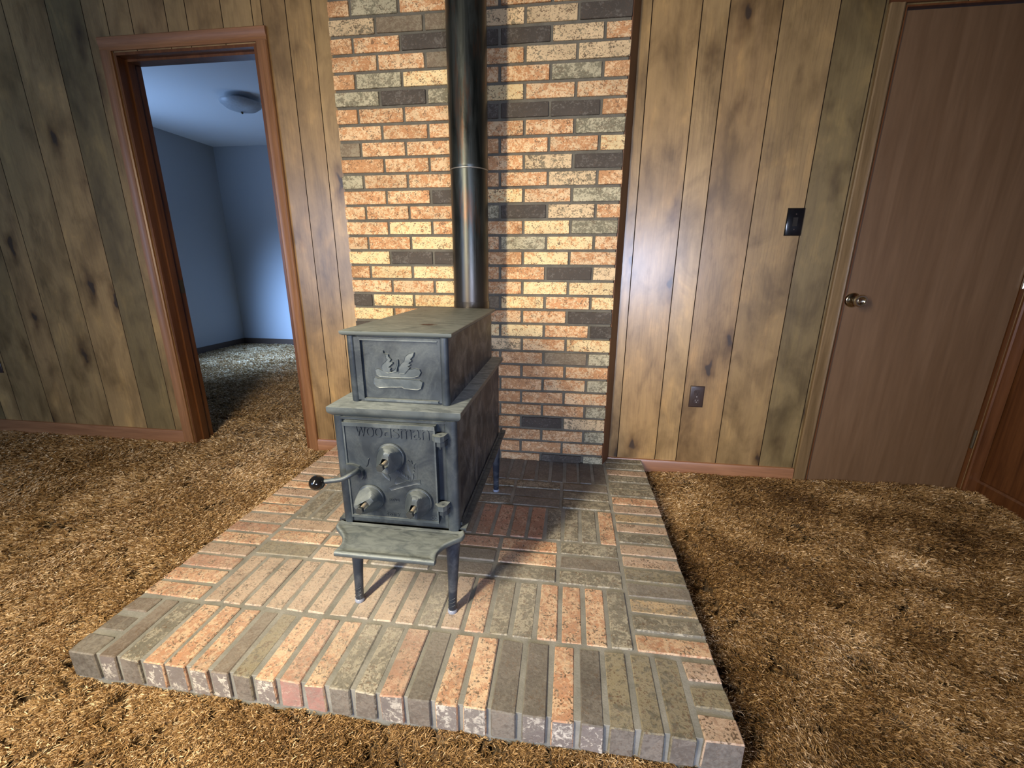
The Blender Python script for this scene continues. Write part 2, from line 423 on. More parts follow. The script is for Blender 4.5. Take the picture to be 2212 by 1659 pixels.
HC = {'O': ((.62, .33, .19), (.82, .59, .39), (.50, 1.0, 0)), 'R': ((.50, .27, .18), (.66, .44, .31), (.53, .9, 0)),
      'C': ((.62, .46, .34), (.46, .31, .22), (.54, 1.0, 0)), 'G': ((.18, .172, .138), (.46, .43, .34), (.51, .8, 0)),
      'T': ((.30, .265, .175), (.14, .13, .095), (.53, .9, 0)), 'Y': ((.58, .43, .25), (.30, .25, .17), (.54, 1.0, 0)),
      'B': ((.20, .16, .13), (.27, .23, .19), (.50, .6, 0)), 'D': ((.135, .122, .11), (.20, .185, .165), (.54, .5, 0)),
      'K': ((.17, .15, .13), (.26, .235, .20), (.50, .5, 0))}
def cls(k, h=False):
    a, b, c = HC[k] if h and k in HC else CL[k]; f = random.uniform(.92, 1.08); t = random.uniform(-.02, .02)
    return (tuple(v * f for v in a), tuple(v * f for v in b), (c[0] + t, c[1], 0), tuple(random.random() for _ in range(3)))
NEUT = ((.1, .1, .1), (.1, .1, .1), (.5, 0, 0), (0, 0, 0))

# ------------------------------------------------------------------ constants of the place
WY = .08          # face of the wall paneling
HZ = .081         # top of the hearth
CEIL = 2.42
PITCH = .06395
MOD = .2032
BW = 6 * MOD - .0095   # width of the brick panel

# ------------------------------------------------------------------ brick wall
rows = {29: 'ROGTOTOO'[0:0] or 'RGOOOOO', 28: 'TBBTTD', 27: 'ROBDDTO'.replace('B', 'D'), 26: 'OOBOTT', 25: 'RGYOOGR', 24: 'GDGYOO',
        23: 'ROODDDR', 22: 'OOOOOG', 21: 'BOOROOY', 20: 'ROOOTD', 19: 'GOOROTR', 18: 'OODYOG', 17: 'OOOGDTO', 16: 'OYOOYG',
        15: 'OOYOGYO', 14: 'YDDRYO', 13: 'RYYOODT', 12: 'OOYOYY', 11: 'DYYBYOY', 10: 'YOYOOD', 9: 'DYYYYOD', 8: 'OOOTOY',
        7: 'OOOORBG', 6: 'OOORRO', 5: 'OOORROG', 4: 'OOORRO', 3: 'RORRRRG', 2: 'OORRDT', 1: 'ROORRRG', 0: 'OORRRO', -1: 'DRRRRDG'}
T = Tinted()
jt = .0115
for k in range(-1, 36):
    z0 = .12 + PITCH * k + jt * .5; z1 = .12 + PITCH * (k + 1) - jt * .5
    if k == -1: z0 = HZ - .004
    if z0 > CEIL: continue
    z1 = min(z1, CEIL)
    pat = rows.get(k) or ''.join(random.choice('OOOTGDRY') for _ in range(7))
    if k % 2 == 0: segs = [(i * MOD, i * MOD + MOD - jt) for i in range(6)]
    else: segs = [(0, MOD * .5 - jt)] + [((i + .5) * MOD, (i + 1.5) * MOD - jt) for i in range(5)] + [(5.5 * MOD, BW)]
    for (a, b), c in zip(segs, pat):
        dj = random.uniform(-.0012, .0012)
        if a == 0: a += random.uniform(-.003, .001)
        if b > BW - .002: b += random.uniform(-.001, .003)
        vs, fs, ns = chamfer_box(a, b, dj, WY - .005, z0, z1, .0016, .0009)
        T.add(vs, fs, 0, cls(c))
vs, fs, ns = chamfer_box(.002, BW - .004, .0068, WY - .002, HZ - .004, CEIL, .0005, 0)
T.add(vs, fs, 1, NEUT)
o = T.build('wall_brick_chimney', [M_brick, M_mortar])
tag(o, 'tall panel of mottled orange, yellow and charcoal brick behind the stove', 'brick wall', kind='structure')

# ------------------------------------------------------------------ hearth
T = Tinted(); hx0, hx1, hy0 = -.197, 1.415, -1.248
def hb(x0, x1, y0, y1, c, front=None, side=None):
    g = .0064
    dz = random.uniform(-.0012, .0012)
    vs, fs, ns = chamfer_box(x0 + g, x1 - g, y0 + (g if front is None else 0), y1 - g, .004, HZ + dz, .0025, .0018)
    a = cls(c, True); b = cls(front) if front else None; s_ = cls(side, True) if side else None
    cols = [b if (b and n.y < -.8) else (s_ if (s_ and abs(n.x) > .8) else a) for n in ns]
    T.add(vs, fs, 0, cols)
fr = [-.197, -.108, -.051, .016, .081, .144, .202, .258, .316, .377, .441, .502, .563, .625, .691, .753, .815, .88, .946, 1.011, 1.073, 1.136, 1.199, 1.26, 1.324, 1.415]
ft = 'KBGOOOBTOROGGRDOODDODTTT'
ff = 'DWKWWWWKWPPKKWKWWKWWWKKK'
for i in range(1, 24):
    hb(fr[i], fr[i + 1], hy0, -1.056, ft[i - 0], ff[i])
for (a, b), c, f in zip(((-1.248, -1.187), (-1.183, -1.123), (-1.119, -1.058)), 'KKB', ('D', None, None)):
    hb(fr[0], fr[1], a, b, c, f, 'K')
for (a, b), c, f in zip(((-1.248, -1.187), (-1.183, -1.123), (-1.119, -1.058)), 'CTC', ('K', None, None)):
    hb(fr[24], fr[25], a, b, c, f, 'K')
n = 18; st = (WY + 1.055) / n
rb = 'OGYKTCCGCYCOGGGCGG'; lb = 'OORCORCOOCOCCCCRCC'
for i in range(n):
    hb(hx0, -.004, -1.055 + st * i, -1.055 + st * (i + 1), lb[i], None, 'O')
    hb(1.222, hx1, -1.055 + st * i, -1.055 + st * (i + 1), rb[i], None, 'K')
sol = {0: 'CCCCCCCCCCGCOGGOOOG', 2: 'GGCRRRRRRRBRRRRGGGO', 4: 'DDBDDBBDDKBDKBKDBDD'}
for r, pat in sol.items():
    y0 = -1.055 + .211 * r; dx = 1.222 / 19
    for i in range(19): hb(dx * i, dx * (i + 1), y0, y0 + .211, pat[i])
stp = {1: (('T', 'O', 'C'), ('C', 'O', 'C'), ('G', 'C', 'R'), ('K', 'K', 'R'), ('G', 'O', 'O'), ('G', 'K', 'G')),
       3: (('G', 'C', 'G'), ('C', 'G', 'G'), ('K', 'G', 'K'), ('G', 'K', 'G'), ('K', 'D', 'G'), ('G', 'G', 'K'))}
for r, cols in stp.items():
    y0 = -1.055 + .211 * r; dx = 1.222 / 6
    for i in range(6):
        for j in range(3): hb(dx * i, dx * (i + 1), y0 + .0703 * j, y0 + .0703 * (j + 1), cols[i][j])
g = .007
vs, fs, ns = chamfer_box(hx0 + g, hx1 - g, hy0 + g, .074, -.02, HZ - .0032, .001, 0)
T.add(vs, fs, 1, NEUT)
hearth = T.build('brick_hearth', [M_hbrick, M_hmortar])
tag(hearth, 'low raised hearth slab of weathered grey and orange bricks under the stove', 'hearth')

# ------------------------------------------------------------------ paneled back wall
T = Tinted()
PC = {'a': (.37, .245, .108), 'b': (.325, .22, .098), 'c': (.41, .28, .128), 'd': (.28, .19, .084), 'e': (.345, .225, .10), 'f': (.215, .16, .072)}
def plank(x0, x1, z0, z1, k):
    # front face with bevelled V groove sides
    g, d = .0019, .0045
    P = [(x0, WY + d), (x0 + g, WY), (x1 - g, WY), (x1, WY + d)]
    vs = [(x, y, z) for z in (z0, z1) for x, y in P]
    f = random.uniform(.94, 1.06); c = (tuple(v * f for v in PC[k]), (0, 0, 0), (0, 0, 0), tuple(random.random() for _ in range(3)))
    T.add(vs, [(1, 2, 6, 5)], 0, c); T.add(vs, [(0, 1, 5, 4), (2, 3, 7, 6)], 3, NEUT)
DL0, DL1, DLT = -1.100, -.386, 1.945      # bedroom doorway
DR0, DR1, DRT = 2.180, 2.842, 1.930       # closed door
XL, XR = -3.4, 2.903
grl = [XL, -3.22, -3.02, -2.87, -2.67, -2.50, -2.39, -2.27, -2.045, -1.882, -1.63, -1.400, -1.215, DL0]
for a, b, k in zip(grl[:-1], grl[1:], 'bdaebfadebafb'): plank(a, b, -.02, CEIL, k)
top = [DL0, -.975, -.80, -.70, -.53, DL1]
for a, b, k in zip(top[:-1], top[1:], 'aebac'): plank(a, b, DLT, CEIL, k)
mid = [DL1, -.340, -.229, -.111, .03]
for a, b, k in zip(mid[:-1], mid[1:], 'aeac'): plank(a, b, -.02, CEIL, k)
rt = [BW - .01, 1.289, 1.474, 1.575, 1.762, 1.961, 2.113, DR0]
for a, b, k in zip(rt[:-1], rt[1:], 'cacebff'): plank(a, b, -.02, CEIL, k)
tr = [DR0, 2.38, 2.50, 2.69, DR1]
for a, b, k in zip(tr[:-1], tr[1:], 'fdfd'): plank(a, b, DRT, CEIL, k)
plank(DR1, XR + .05, -.02, CEIL, 'd')
def core(x0, x1, z0, z1, y1=.19):
    vs = [(x, y, z) for z in (z0, z1) for x, y in ((x0, WY + .005), (x1, WY + .005), (x1, y1), (x0, y1))]
    T.add(vs, [(3, 2, 1, 0), (4, 5, 6, 7), (1, 2, 6, 5), (2, 3, 7, 6), (3, 0, 4, 7)], 2, NEUT)
    T.add(vs, [(0, 1, 5, 4)], 1, NEUT)
core(XL, DL0, -.02, CEIL); core(DL0, DL1, DLT, CEIL); core(DL1, DR0, -.02, CEIL); core(DR0, DR1, DRT, CEIL); core(DR1, XR, -.02, CEIL)
wall = T.build('wall_back', [M_panel, M_dark, M_white, M_groove])
tag(wall, kind='structure')

# side, rear walls and ceiling of the room
def panel_side(name, x, y0, y1, sgn, mat):
    T = Tinted(); y = y0; k = 0; ws = [.18, .10, .19, .2, .15, .12, .23]
    while y < y1 - .01:
        ye = min(y + ws[k % 7], y1); g, d = .0019, .0045
        P = [(y, d), (y + g, 0), (ye - g, 0), (ye, d)]
        vs = [(x + sgn * -q, yy, z) for z in (-.02, CEIL) for yy, q in P]
        c = (PC['abdefc'[k % 6]], (0, 0, 0), (0, 0, 0), tuple(random.random() for _ in range(3)))
        fs = [(0, 1, 5, 4), (1, 2, 6, 5), (2, 3, 7, 6)]
        if sgn < 0: fs = [f[::-1] for f in fs]
        T.add(vs, fs[1:2], 0, c); T.add(vs, fs[::2], 2, NEUT); y = ye; k += 1
    o1 = .006; X0, X1 = (x - sgn * o1, x - sgn * .11)
    vs, fs, ns = chamfer_box(min(X0, X1), max(X0, X1), y0, y1, -.02, CEIL, .0002, 0)
    T.add(vs, fs, 1, NEUT)
    return tag(T.build(name, [mat, M_dark, M_groove]), kind='structure')
panel_side('wall_left', XL, -4.6, WY, 1, M_panel)
panel_side('wall_right', XR, -4.6, WY, -1, M_jamb)
bm = bmesh.new()
def wb(x0, x1, z0, z1): bx(bm, x0, x1, -4.7, -4.6, z0, z1)
wb(XL - .1, -3.25, -.02, CEIL); wb(-1.75, 1.3, -.02, CEIL); wb(2.5, XR + .1, -.02, CEIL)
wb(-3.25, -1.75, -.02, .33); wb(-3.25, -1.75, 2.07, CEIL); wb(1.3, 2.5, -.02, .63); wb(1.3, 2.5, 1.67, CEIL)
tag(fin('wall_rear', bm, M_trimo), kind='structure')
bm = bmesh.new(); bx(bm, XL - .1, XR + .1, -4.7, .19, CEIL, CEIL + .05)
tag(fin('ceiling', bm, M_ceil), kind='structure')

# bedroom beyond the doorway
bm = bmesh.new(); bx(bm, -3.3, -3.2, .19, .6, -.02, 2.40); bx(bm, -3.3, -3.2, 1.7, 3.17, -.02, 2.40); bx(bm, -3.3, -3.2, .6, 1.7, -.02, .78); bx(bm, -3.3, -3.2, .6, 1.7, 1.92, 2.40)
tag(fin('wall_bedroom_left', bm, M_white), kind='structure')
bm = bmesh.new(); bx(bm, -3.3, .8, 3.07, 3.17, -.02, 2.40)
tag(fin('wall_bedroom_back', bm, M_white), kind='structure')
bm = bmesh.new()
bx(bm, .7, .8, .19, 3.07, -.02, 2.40)
tag(fin('wall_bedroom_right', bm, M_white), kind='structure')
bm = bmesh.new(); bx(bm, -3.3, .8, .17, 3.17, 2.34, 2.42)
tag(fin('ceiling_bedroom', bm, M_ceilw), kind='structure')
for nm, b in (('baseboard_bedroom_left', (-3.2, -3.188, .19, 3.07)), ('baseboard_bedroom_back', (-3.188, .7, 3.058, 3.07))):
    bm = bmesh.new(); bx(bm, *b, .0, .085); tag(fin(nm, bm, M_darkbase), kind='structure')

# ------------------------------------------------------------------ carpet
def perlin(x, y, seed):
    r = np.random.RandomState(seed); g = r.rand(256, 256) * 2 * np.pi
    xi = np.floor(x).astype(int); yi = np.floor(y).astype(int); xf = x - xi; yf = y - yi
    def gr(ix, iy, dx, dy):
        a = g[ix & 255, iy & 255]; return np.cos(a) * dx + np.sin(a) * dy
    u = xf ** 3 * (xf * (xf * 6 - 15) + 10); v = yf ** 3 * (yf * (yf * 6 - 15) + 10)
    a = gr(xi, yi, xf, yf); b = gr(xi + 1, yi, xf - 1, yf); c = gr(xi, yi + 1, xf, yf - 1); d = gr(xi + 1, yi + 1, xf - 1, yf - 1)
    return (a + (b - a) * u) + ((c + (d - c) * u) - (a + (b - a) * u)) * v
def cracks(X, Y):
    wx = X + .03 * perlin(X * 9, Y * 9, 5); wy = Y + .03 * perlin(X * 9, Y * 9, 6)
    cr = np.abs(perlin(wx * 10, wy * 15, 4)); gate = np.clip((perlin(X * 5.5, Y * 5.5, 8) + .14) * 4, 0, 1)
    cr2 = np.abs(perlin(wx * 21, wy * 30, 9)); gate2 = np.clip((perlin(X * 12, Y * 12, 10) - .02) * 4, 0, 1)
    return np.clip(np.exp(-(cr / .052) ** 2) * gate + .85 * np.exp(-(cr2 / .085) ** 2) * gate2, 0, 1)
def carpet_h(X, Y):
    base = .016 + .0215 * np.clip(Y, -1.6, .1) + .004 * np.clip(X, -2, 3)
    wx = X + .03 * perlin(X * 9, Y * 9, 5); wy = Y + .03 * perlin(X * 9, Y * 9, 6)
    ck = cracks(X, Y)
    h = .010 * perlin(X * 7, Y * 7, 1) + .006 * perlin(X * 22, Y * 22, 2) + .0045 * perlin(X * 60, Y * 60, 3) + .0035 * perlin(X * 120, Y * 120, 13)
    h -= .030 * ck
    return base + h
def grid(x0, x1, y0, y1, s, bottom=True):
    nx = int((x1 - x0) / s) + 1; ny = int((y1 - y0) / s) + 1
    X, Y = np.meshgrid(np.linspace(x0, x1, nx), np.linspace(y0, y1, ny))
    V = np.stack([X, Y, carpet_h(X, Y)], -1).reshape(-1, 3)
    i = (np.arange(ny - 1)[:, None] * nx + np.arange(nx - 1)[None]).ravel()
    F = np.stack([i, i + 1, i + nx + 1, i + nx], 1)
    return V, F
def grid_obj(name, parts, mat):
    Vs, Fs, o = [], [], 0
    for V, F in parts: Vs.append(V); Fs.append(F + o); o += len(V)
    V = np.concatenate(Vs); F = np.concatenate(Fs)
    me = bpy.data.meshes.new(name)
    me.vertices.add(len(V)); me.vertices.foreach_set('co', V.astype(np.float32).ravel())
    me.loops.add(F.size); me.loops.foreach_set('vertex_index', F.astype(np.int32).ravel())
    me.polygons.add(len(F)); me.polygons.foreach_set('loop_start', np.arange(0, F.size, 4, dtype=np.int32))
    me.polygons.foreach_set('loop_total', np.full(len(F), 4, dtype=np.int32))
    me.update(calc_edges=True); me.validate()
    me.polygons.foreach_set('use_smooth', np.ones(len(F), dtype=bool)); me.materials.append(mat)
    return link(name, me)

def blades(n, x0, x1, y0, y1, seed, fixed=None):
    r = np.random.RandomState(seed)
    X = r.uniform(x0, x1, n); Y = r.uniform(y0, y1, n)
    d2 = (X - 1.02) ** 2 + (Y + 1.93) ** 2 + 1.0
    keep = r.rand(n) < (np.clip(3.0 / d2, 0, 1) if fixed is None else fixed)
    if fixed is None: keep &= ~((X > hx0 + .012) & (X < hx1 - .012) & (Y > hy0 + .012))
    keep &= r.rand(n) > cracks(X, Y) * 1.7
    X, Y, d2 = X[keep], Y[keep], d2[keep]; n = len(X)
    wid = (.0013 + .0009 * r.rand(n)) * np.sqrt(np.clip(d2 / 1.6, 1, 6)); L = (.009 + .007 * r.rand(n)) * np.clip(np.sqrt(d2 / 3), 1, 1.5)
    th = 2.2 * perlin(X * 1.3 + 3, Y * 1.3, 21) + 2.6 * perlin(X * 6, Y * 6, 22) - 1.2 + r.normal(0, .9, n)
    lean = np.clip(.75 + .5 * perlin(X * 3, Y * 3, 23) + r.normal(0, .28, n), .05, 1.35)
    D = np.stack([np.cos(th) * np.sin(lean), np.sin(th) * np.sin(lean), np.cos(lean)], 1)
    a2 = r.uniform(0, 2 * np.pi, n); A = np.stack([np.cos(a2), np.sin(a2), np.zeros(n)], 1); A -= D * (A * D).sum(1, keepdims=True); A /= np.linalg.norm(A, axis=1, keepdims=True) + 1e-9
    P = np.stack([X, Y, carpet_h(X, Y) - .003], 1)
    bend = np.stack([np.cos(th), np.sin(th), -.6 * np.ones(n)], 1) * (L * .28)[:, None]
    w2 = wid[:, None] * .5; Lc = L[:, None]
    v0, v1 = P - A * w2, P + A * w2; m0, m1 = P + D * Lc * .6 - A * w2 * .95, P + D * Lc * .6 + A * w2 * .95; t = P + D * Lc + bend
    V = np.stack([v0, v1, m1, m0, t - A * w2 * .5, t + A * w2 * .5], 1).reshape(-1, 3)
    k = np.arange(n)[:, None] * 6
    F = np.concatenate([k + np.array([[0, 1, 2, 3]]), k + np.array([[3, 2, 5, 4]])], 1).reshape(-1, 4)
    patch = perlin(X * 2.3 + Y * 1.1, Y * 2.6, 31) * 1.0 + perlin(X * 6.5, Y * 6.5, 32) * .6
    side = np.clip((X + .3) / 1.6, 0, 1)  # dimmer light on the right painted into the mean pile colour
    u = np.clip(.70 - .23 * side + (.24 + .34 * side) * patch + r.normal(0, .24, n), 0, 1)
    c0, c1, c2, c3 = np.array([.085, .042, .014]), np.array([.30, .175, .068]), np.array([.55, .36, .165]), np.array([.92, .72, .47])
    q = u[:, None]
    col = np.where(q < .35, c0 + (c1 - c0) * (q / .35), np.where(q < .75, c1 + (c2 - c1) * ((q - .35) / .4), c2 + (c3 - c2) * ((q - .75) / .25)))
    return V, F, np.repeat(col, 2, axis=0)
Vb, Fb, Cb = blades(2900000, XL, XR, -1.88, .085, 77)
g1_, g2_ = grid(XL, XR, -1.9, .09, .0055), grid(XL, XR, -4.6, -1.9, .03)
floor = grid_obj('floor', [g1_, g2_, (Vb, Fb)], M_carpet)
nb = len(g1_[1]) + len(g2_[1])
floor.data.materials.append(M_pile)
floor.data.polygons.foreach_set('material_index', np.concatenate([np.zeros(nb, dtype=np.int32), np.ones(len(Fb), dtype=np.int32)]))
at = floor.data.attributes.new('pile', 'FLOAT_COLOR', 'FACE') if False else floor.data.attributes.new('pile', 'FLOAT_VECTOR', 'FACE')
at.data.foreach_set('vector', np.concatenate([np.full((nb, 3), .2), Cb]).astype(np.float32).ravel())
tag(floor, kind='structure')
def blades_bed():
    return blades(420000, -3.19, -.2, .085, 3.05, 91, 1.0)
Vc, Fc, Cc = blades_bed(); gb = grid(-3.2, .7, .09, 3.07, .014)
fb = grid_obj('floor_bedroom', [gb, (Vc, Fc)], M_carpet)
fb.data.materials.append(M_pile)
fb.data.polygons.foreach_set('material_index', np.concatenate([np.zeros(len(gb[1]), dtype=np.int32), np.ones(len(Fc), dtype=np.int32)]))
at = fb.data.attributes.new('pile', 'FLOAT_VECTOR', 'FACE')
at.data.foreach_set('vector', np.concatenate([np.full((len(gb[1]), 3), .2), Cc]).astype(np.float32).ravel())
tag(fb, kind='structure')

# ------------------------------------------------------------------ baseboards and trim
def baseboard(name, x0, x1):
    bm = bmesh.new()
    prism(bm, [(WY, -.02), (WY - .012, -.02), (WY - .012, .076), (WY - .008, .086), (WY, .088)], 'x', x0, x1)
    return tag(fin(name, bm, M_trimh, sm=35), kind='structure')
baseboard('baseboard_left', XL, -1.156); baseboard('baseboard_middle', -.331, hx0 + .19)
baseboard('baseboard_right', hx1 - .19, 2.118)
bm = bmesh.new(); prism(bm, [(WY, -.02), (WY, -4.6), (WY, -4.6)][:0] or [(XR, -.02), (XR - .012, -.02), (XR - .012, .08), (XR - .008, .09), (XR, .092)], 'y', -4.6, WY - .012)
tag(fin('baseboard_side', bm, M_jamb), kind='structure')
# slanted dark board closing the gap between brick and paneling
bm = bmesh.new(); prism(bm, [(BW + .002, .004), (1.247, WY - .001), (BW - .002, WY - .001), (BW - .002, .006)], 'z', HZ - .006, CEIL)
tag(fin('trim_1', bm, M_board), kind='structure')

def casing(name, parent, x0, x1, zt, wdt=.054, mat=M_trim, math_=M_trimh, rev=.005, mat2=None):
    """two legs and a head with a small moulded profile"""
    def leg(xi, xo):
        s = 1 if xo > xi else -1
        prof = [(xi, WY), (xi, WY - .009), (xi + s * .006, WY - .013), (xi + s * .016, WY - .011), (xi + s * .03, WY - .015), (xo - s * .004, WY - .016), (xo, WY - .012), (xo, WY)]
        bm = bmesh.new(); prism(bm, prof, 'z', -.01, zt + rev + .0); fin('casing', bm, (mat2 or mat) if xo > xi else mat, parent, 30)
    leg(x0 - rev, x0 - rev - wdt); leg(x1 + rev, x1 + rev + wdt)
    bm = bmesh.new(); z = zt + rev
    prof = [(WY, z), (WY - .009, z), (WY - .013, z + .006), (WY - .011, z + .016), (WY - .015, z + .03), (WY - .016, z + wdt - .004), (WY - .012, z + wdt), (WY, z + wdt)]
    prism(bm, prof, 'x', x0 - rev - wdt, x1 + rev + wdt); fin('casing', bm, math_, parent, 30)
# bedroom doorway (no leaf in sight)
d1 = empty('door_1', (-.743, .13, 0), kind='structure')
casing('casing', d1, DL0, DL1, DLT - .0)
bm = bmesh.new(); t = .012
bx(bm, DL0, DL0 + t, WY - .002, .195, -.01, DLT); bx(bm, DL1 - t, DL1, WY - .002, .195, -.01, DLT); bx(bm, DL0 + t, DL1 - t, WY - .002, .195, DLT - t, DLT)
fin('jamb', bm, M_jamb, d1, bevel=.0015)
bm = bmesh.new(); t2 = t + .010
bx(bm, DL0 + t, DL0 + t2, .118, .152, -.01, DLT - t); bx(bm, DL1 - t2, DL1 - t, .118, .152, -.01, DLT - t); bx(bm, DL0 + t2, DL1 - t2, .118, .152, DLT - t2, DLT - t)
fin('door_stop', bm, M_jamb, d1, bevel=.002)
bm = bmesh.new(); bx(bm, DL0 + t - .0005, DL0 + t + .0025, .158, .188, .86, .93)
fin('strike_plate', bm, M_brassd, d1)
# closed door
d2 = empty('door_2', (2.51, .1, 0), kind='structure')
casing('casing', d2, DR0, DR1, DRT, .054, M_trimo, M_hjamb, mat2=M_jamb)
bm = bmesh.new()
bx(bm, DR0, DR0 + .006, WY - .002, .19, -.01, DRT); bx(bm, DR1 - .006, DR1, WY - .002, .19, -.01, DRT); bx(bm, DR0 + .006, DR1 - .006, WY - .002, .19, DRT - .006, DRT)
fin('jamb', bm, M_jamb, d2)
bm = bmesh.new(); bx(bm, DR0 + .009, DR1 - .009, WY + .010, WY + .044, .022, DRT - .012)
fin('door_slab', bm, M_door, d2, bevel=.0015)
kn = empty('door_knob', (2.222, WY + .010, .882)); kn.parent = d2; kn.matrix_parent_inverse = d2.matrix_world.inverted()
bm = bmesh.new(); lathe(bm, (2.222, WY + .010, .882), (0, -1, 0), [(0, .031), (.004, .031), (.009, .026), (.012, .013), (.030, .0085), (.036, .012), (.042, .021), (.050, .0255), (.058, .0255), (.063, .022), (.063, .0175), (.057, .014), (.055, .006)], 40)
k_ = fin('knob', bm, M_brass, d2, 50)
bpy.data.objects.remove(kn); k_.name = 'door_knob'
for hz in (.28, .98, 1.66):
    bm = bmesh.new(); lathe(bm, (DR1 - .004, WY + .003, hz - .045), (0, 0, 1), [(0, .003), (.003, .006), (.087, .006), (.09, .003)], 16)
    fin('hinge', bm, M_brassd if hz < .9 or hz > 1 else M_brass, d2, 40)

# ------------------------------------------------------------------ plates on the wall
sw = empty('switch_plate', (1.931, WY, 1.197), 'black glossy blank-looking switch plate on the paneling beside the door', 'switch plate')
def plate(bm, cx, cz, w_, h_, t=.006):
    rings = []
    for k, (ins, y) in enumerate(((0, WY), (0, WY - t * .45), (.0025, WY - t * .85), (.006, WY - t))):
        rings.append([(cx - w_ / 2 + ins, y, cz - h_ / 2 + ins), (cx + w_ / 2 - ins, y, cz - h_ / 2 + ins), (cx + w_ / 2 - ins, y, cz + h_ / 2 - ins), (cx - w_ / 2 + ins, y, cz + h_ / 2 - ins)])
    ring_loft(bm, rings)
bm = bmesh.new(); plate(bm, 1.931, 1.197, .066, .108, .008); fin('plate', bm, M_blackpl, sw, 30)
for dz in (.03, -.03):
    bm = bmesh.new(); lathe(bm, (1.931, WY - .0078, 1.197 + dz), (0, -1, 0), [(0, .0028), (.001, .0022)], 12); fin('screw', bm, M_brownpl, sw, 30)
bm = bmesh.new(); bx(bm, 1.922, 1.940, WY - .0092, WY - .007, 1.180, 1.214); fin('switch', bm, M_dark, sw, bevel=.0008)
def outlet(x, z, label):
    t = empty('wall_outlet', (x, WY, z), label, 'outlet')
    bm = bmesh.new(); plate(bm, x, z, .064, .104, .006); fin('plate', bm, M_brownpl, t, 30)
    for dz in (.020, -.020):
        bm = bmesh.new()
        pts = [(x + .0155 * math.cos(a), z + dz + max(-.0125, min(.0125, .0155 * math.sin(a)))) for a in [2 * PI * i / 28 for i in range(28)]]
        prism(bm, pts, 'y', WY - .0082, WY - .005); r = fin('receptacle', bm, M_brownpl, t)
        bm = bmesh.new()
        bx(bm, x - .0075, x - .0055, WY - .0088, WY - .008, z + dz - .001, z + dz + .007); bx(bm, x + .0055, x + .0075, WY - .0088, WY - .008, z + dz, z + dz + .006)
        lathe(bm, (x, WY - .0079, z + dz - .006), (0, -1, 0), [(0, .0026), (.0009, .0026)], 12)
        fin('slot', bm, M_screw if dz < 0 else M_dark, r)
    bm = bmesh.new(); lathe(bm, (x, WY - .0058, z), (0, -1, 0), [(0, .003), (.0012, .0022)], 12); fin('screw', bm, M_screw, t, 30)
    return t
outlet(1.634, .424, 'dark brown duplex outlet low on the paneling right of the brick')
outlet(-2.322, .438, 'dark outlet plate at the left picture edge above the baseboard')

# ------------------------------------------------------------------ bedroom ceiling fixture
cf = empty('ceiling_light', (-1.74, 1.72, 2.34), 'small unlit round ceiling light with glass shade in the bedroom', 'ceiling light')
bm = bmesh.new(); lathe(bm, (-1.74, 1.72, 2.34), (0, 0, -1), [(0, .065), (.012, .065), (.022, .05), (.03, .02), (.05, .012)], 32); fin('canopy', bm, M_wglass, cf, 40)
bm = bmesh.new(); lathe(bm, (-1.74, 1.72, 2.30), (0, 0, -1), [(0, .155), (.005, .155), (.02, .145), (.045, .11), (.06, .06), (.066, .01)], 40); fin('glass_shade', bm, M_wglass, cf, 40)
bm = bmesh.new(); lathe(bm, (-1.74, 1.72, 2.234), (0, 0, -1), [(0, .008), (.008, .010), (.016, .004)], 16); fin('finial', bm, M_brassd, cf, 40)

# ------------------------------------------------------------------ stovepipe
PX, PY, PR_ = .609, -.155, .0735
sp = empty('stovepipe', (PX, PY, .78), 'tall round blackened steel stovepipe rising in front of the brick', 'stovepipe')
bm = bmesh.new()
def pseg(z0, z1, r=PR_, n=64):
    rings = [(z0, r), (z0 + .004, r + .0012), (z0 + .03, r + .0012), (z0 + .034, r), (z1, r - .0006)]
    lathe(bm, (PX, PY, 0), (0, 0, 1), rings, n)
lathe(bm, (PX, PY, 0), (0, 0, 1), [(.86, PR_ - .001), (1.392, PR_ - .001)], 64); fin('lower_pipe', bm, M_pipe, sp, 40)
bm = bmesh.new(); lathe(bm, (PX, PY, 0), (0, 0, 1), [(1.372, PR_ + .0002), (1.376, PR_ + .0012), (1.384, PR_ + .0014), (1.39, PR_ + .0006), (CEIL, PR_)], 64); fin('upper_pipe', bm, M_pipe, sp, 40)
bm = bmesh.new(); lathe(bm, (PX, PY, 0), (0, 0, 1), [(1.3685, PR_ + .0006), (1.3692, PR_ + .0016), (1.3718, PR_ + .0016), (1.3725, PR_ + .0006)], 64); fin('joint_band', bm, M_tin, sp, 40)
bm = bmesh.new()
pts = [(PX, PY, .868)] + [(PX, PY - .09 + .09 * math.cos(a), .78 + .09 * math.sin(a) - .0) for a in [PI / 2 * (1 - i / 8) for i in range(0)]]
cz = .775; rad = .0
pts = [(PX, PY, .872), (PX, PY, .835), (PX, PY - .012, .805), (PX, PY - .038, .783), (PX, PY - .075, .775), (PX, -.338, .775)]
tube(bm, pts, PR_ + .0012, 40); fin('elbow', bm, M_pipe, sp, 50)
bm = bmesh.new(); bx(bm, PX - .073, PX - .070, PY - .015, PY - .012, .88, 1.36)
sm_ = fin('seam', bm, M_tin, sp)
bpy.data.objects.remove(sm_)
bm = bmesh.new(); a0 = math.radians(-62)
sx, sy = PX + (PR_ - .001) * math.cos(a0), PY + (PR_ - .001) * math.sin(a0)
tube(bm, smoothpath([(sx, sy, .90), (sx + .0006, sy, 1.1), (sx, sy, 1.36)]), .0010, 8); fin('seam', bm, M_pipe, sp, 40)
bm = bmesh.new(); tube(bm, smoothpath([(sx, sy, 1.40), (sx - .0006, sy, 1.7), (sx, sy, 2.05), (sx, sy, CEIL - .002)]), .0011, 8); fin('seam', bm, M_pipe, sp, 40)

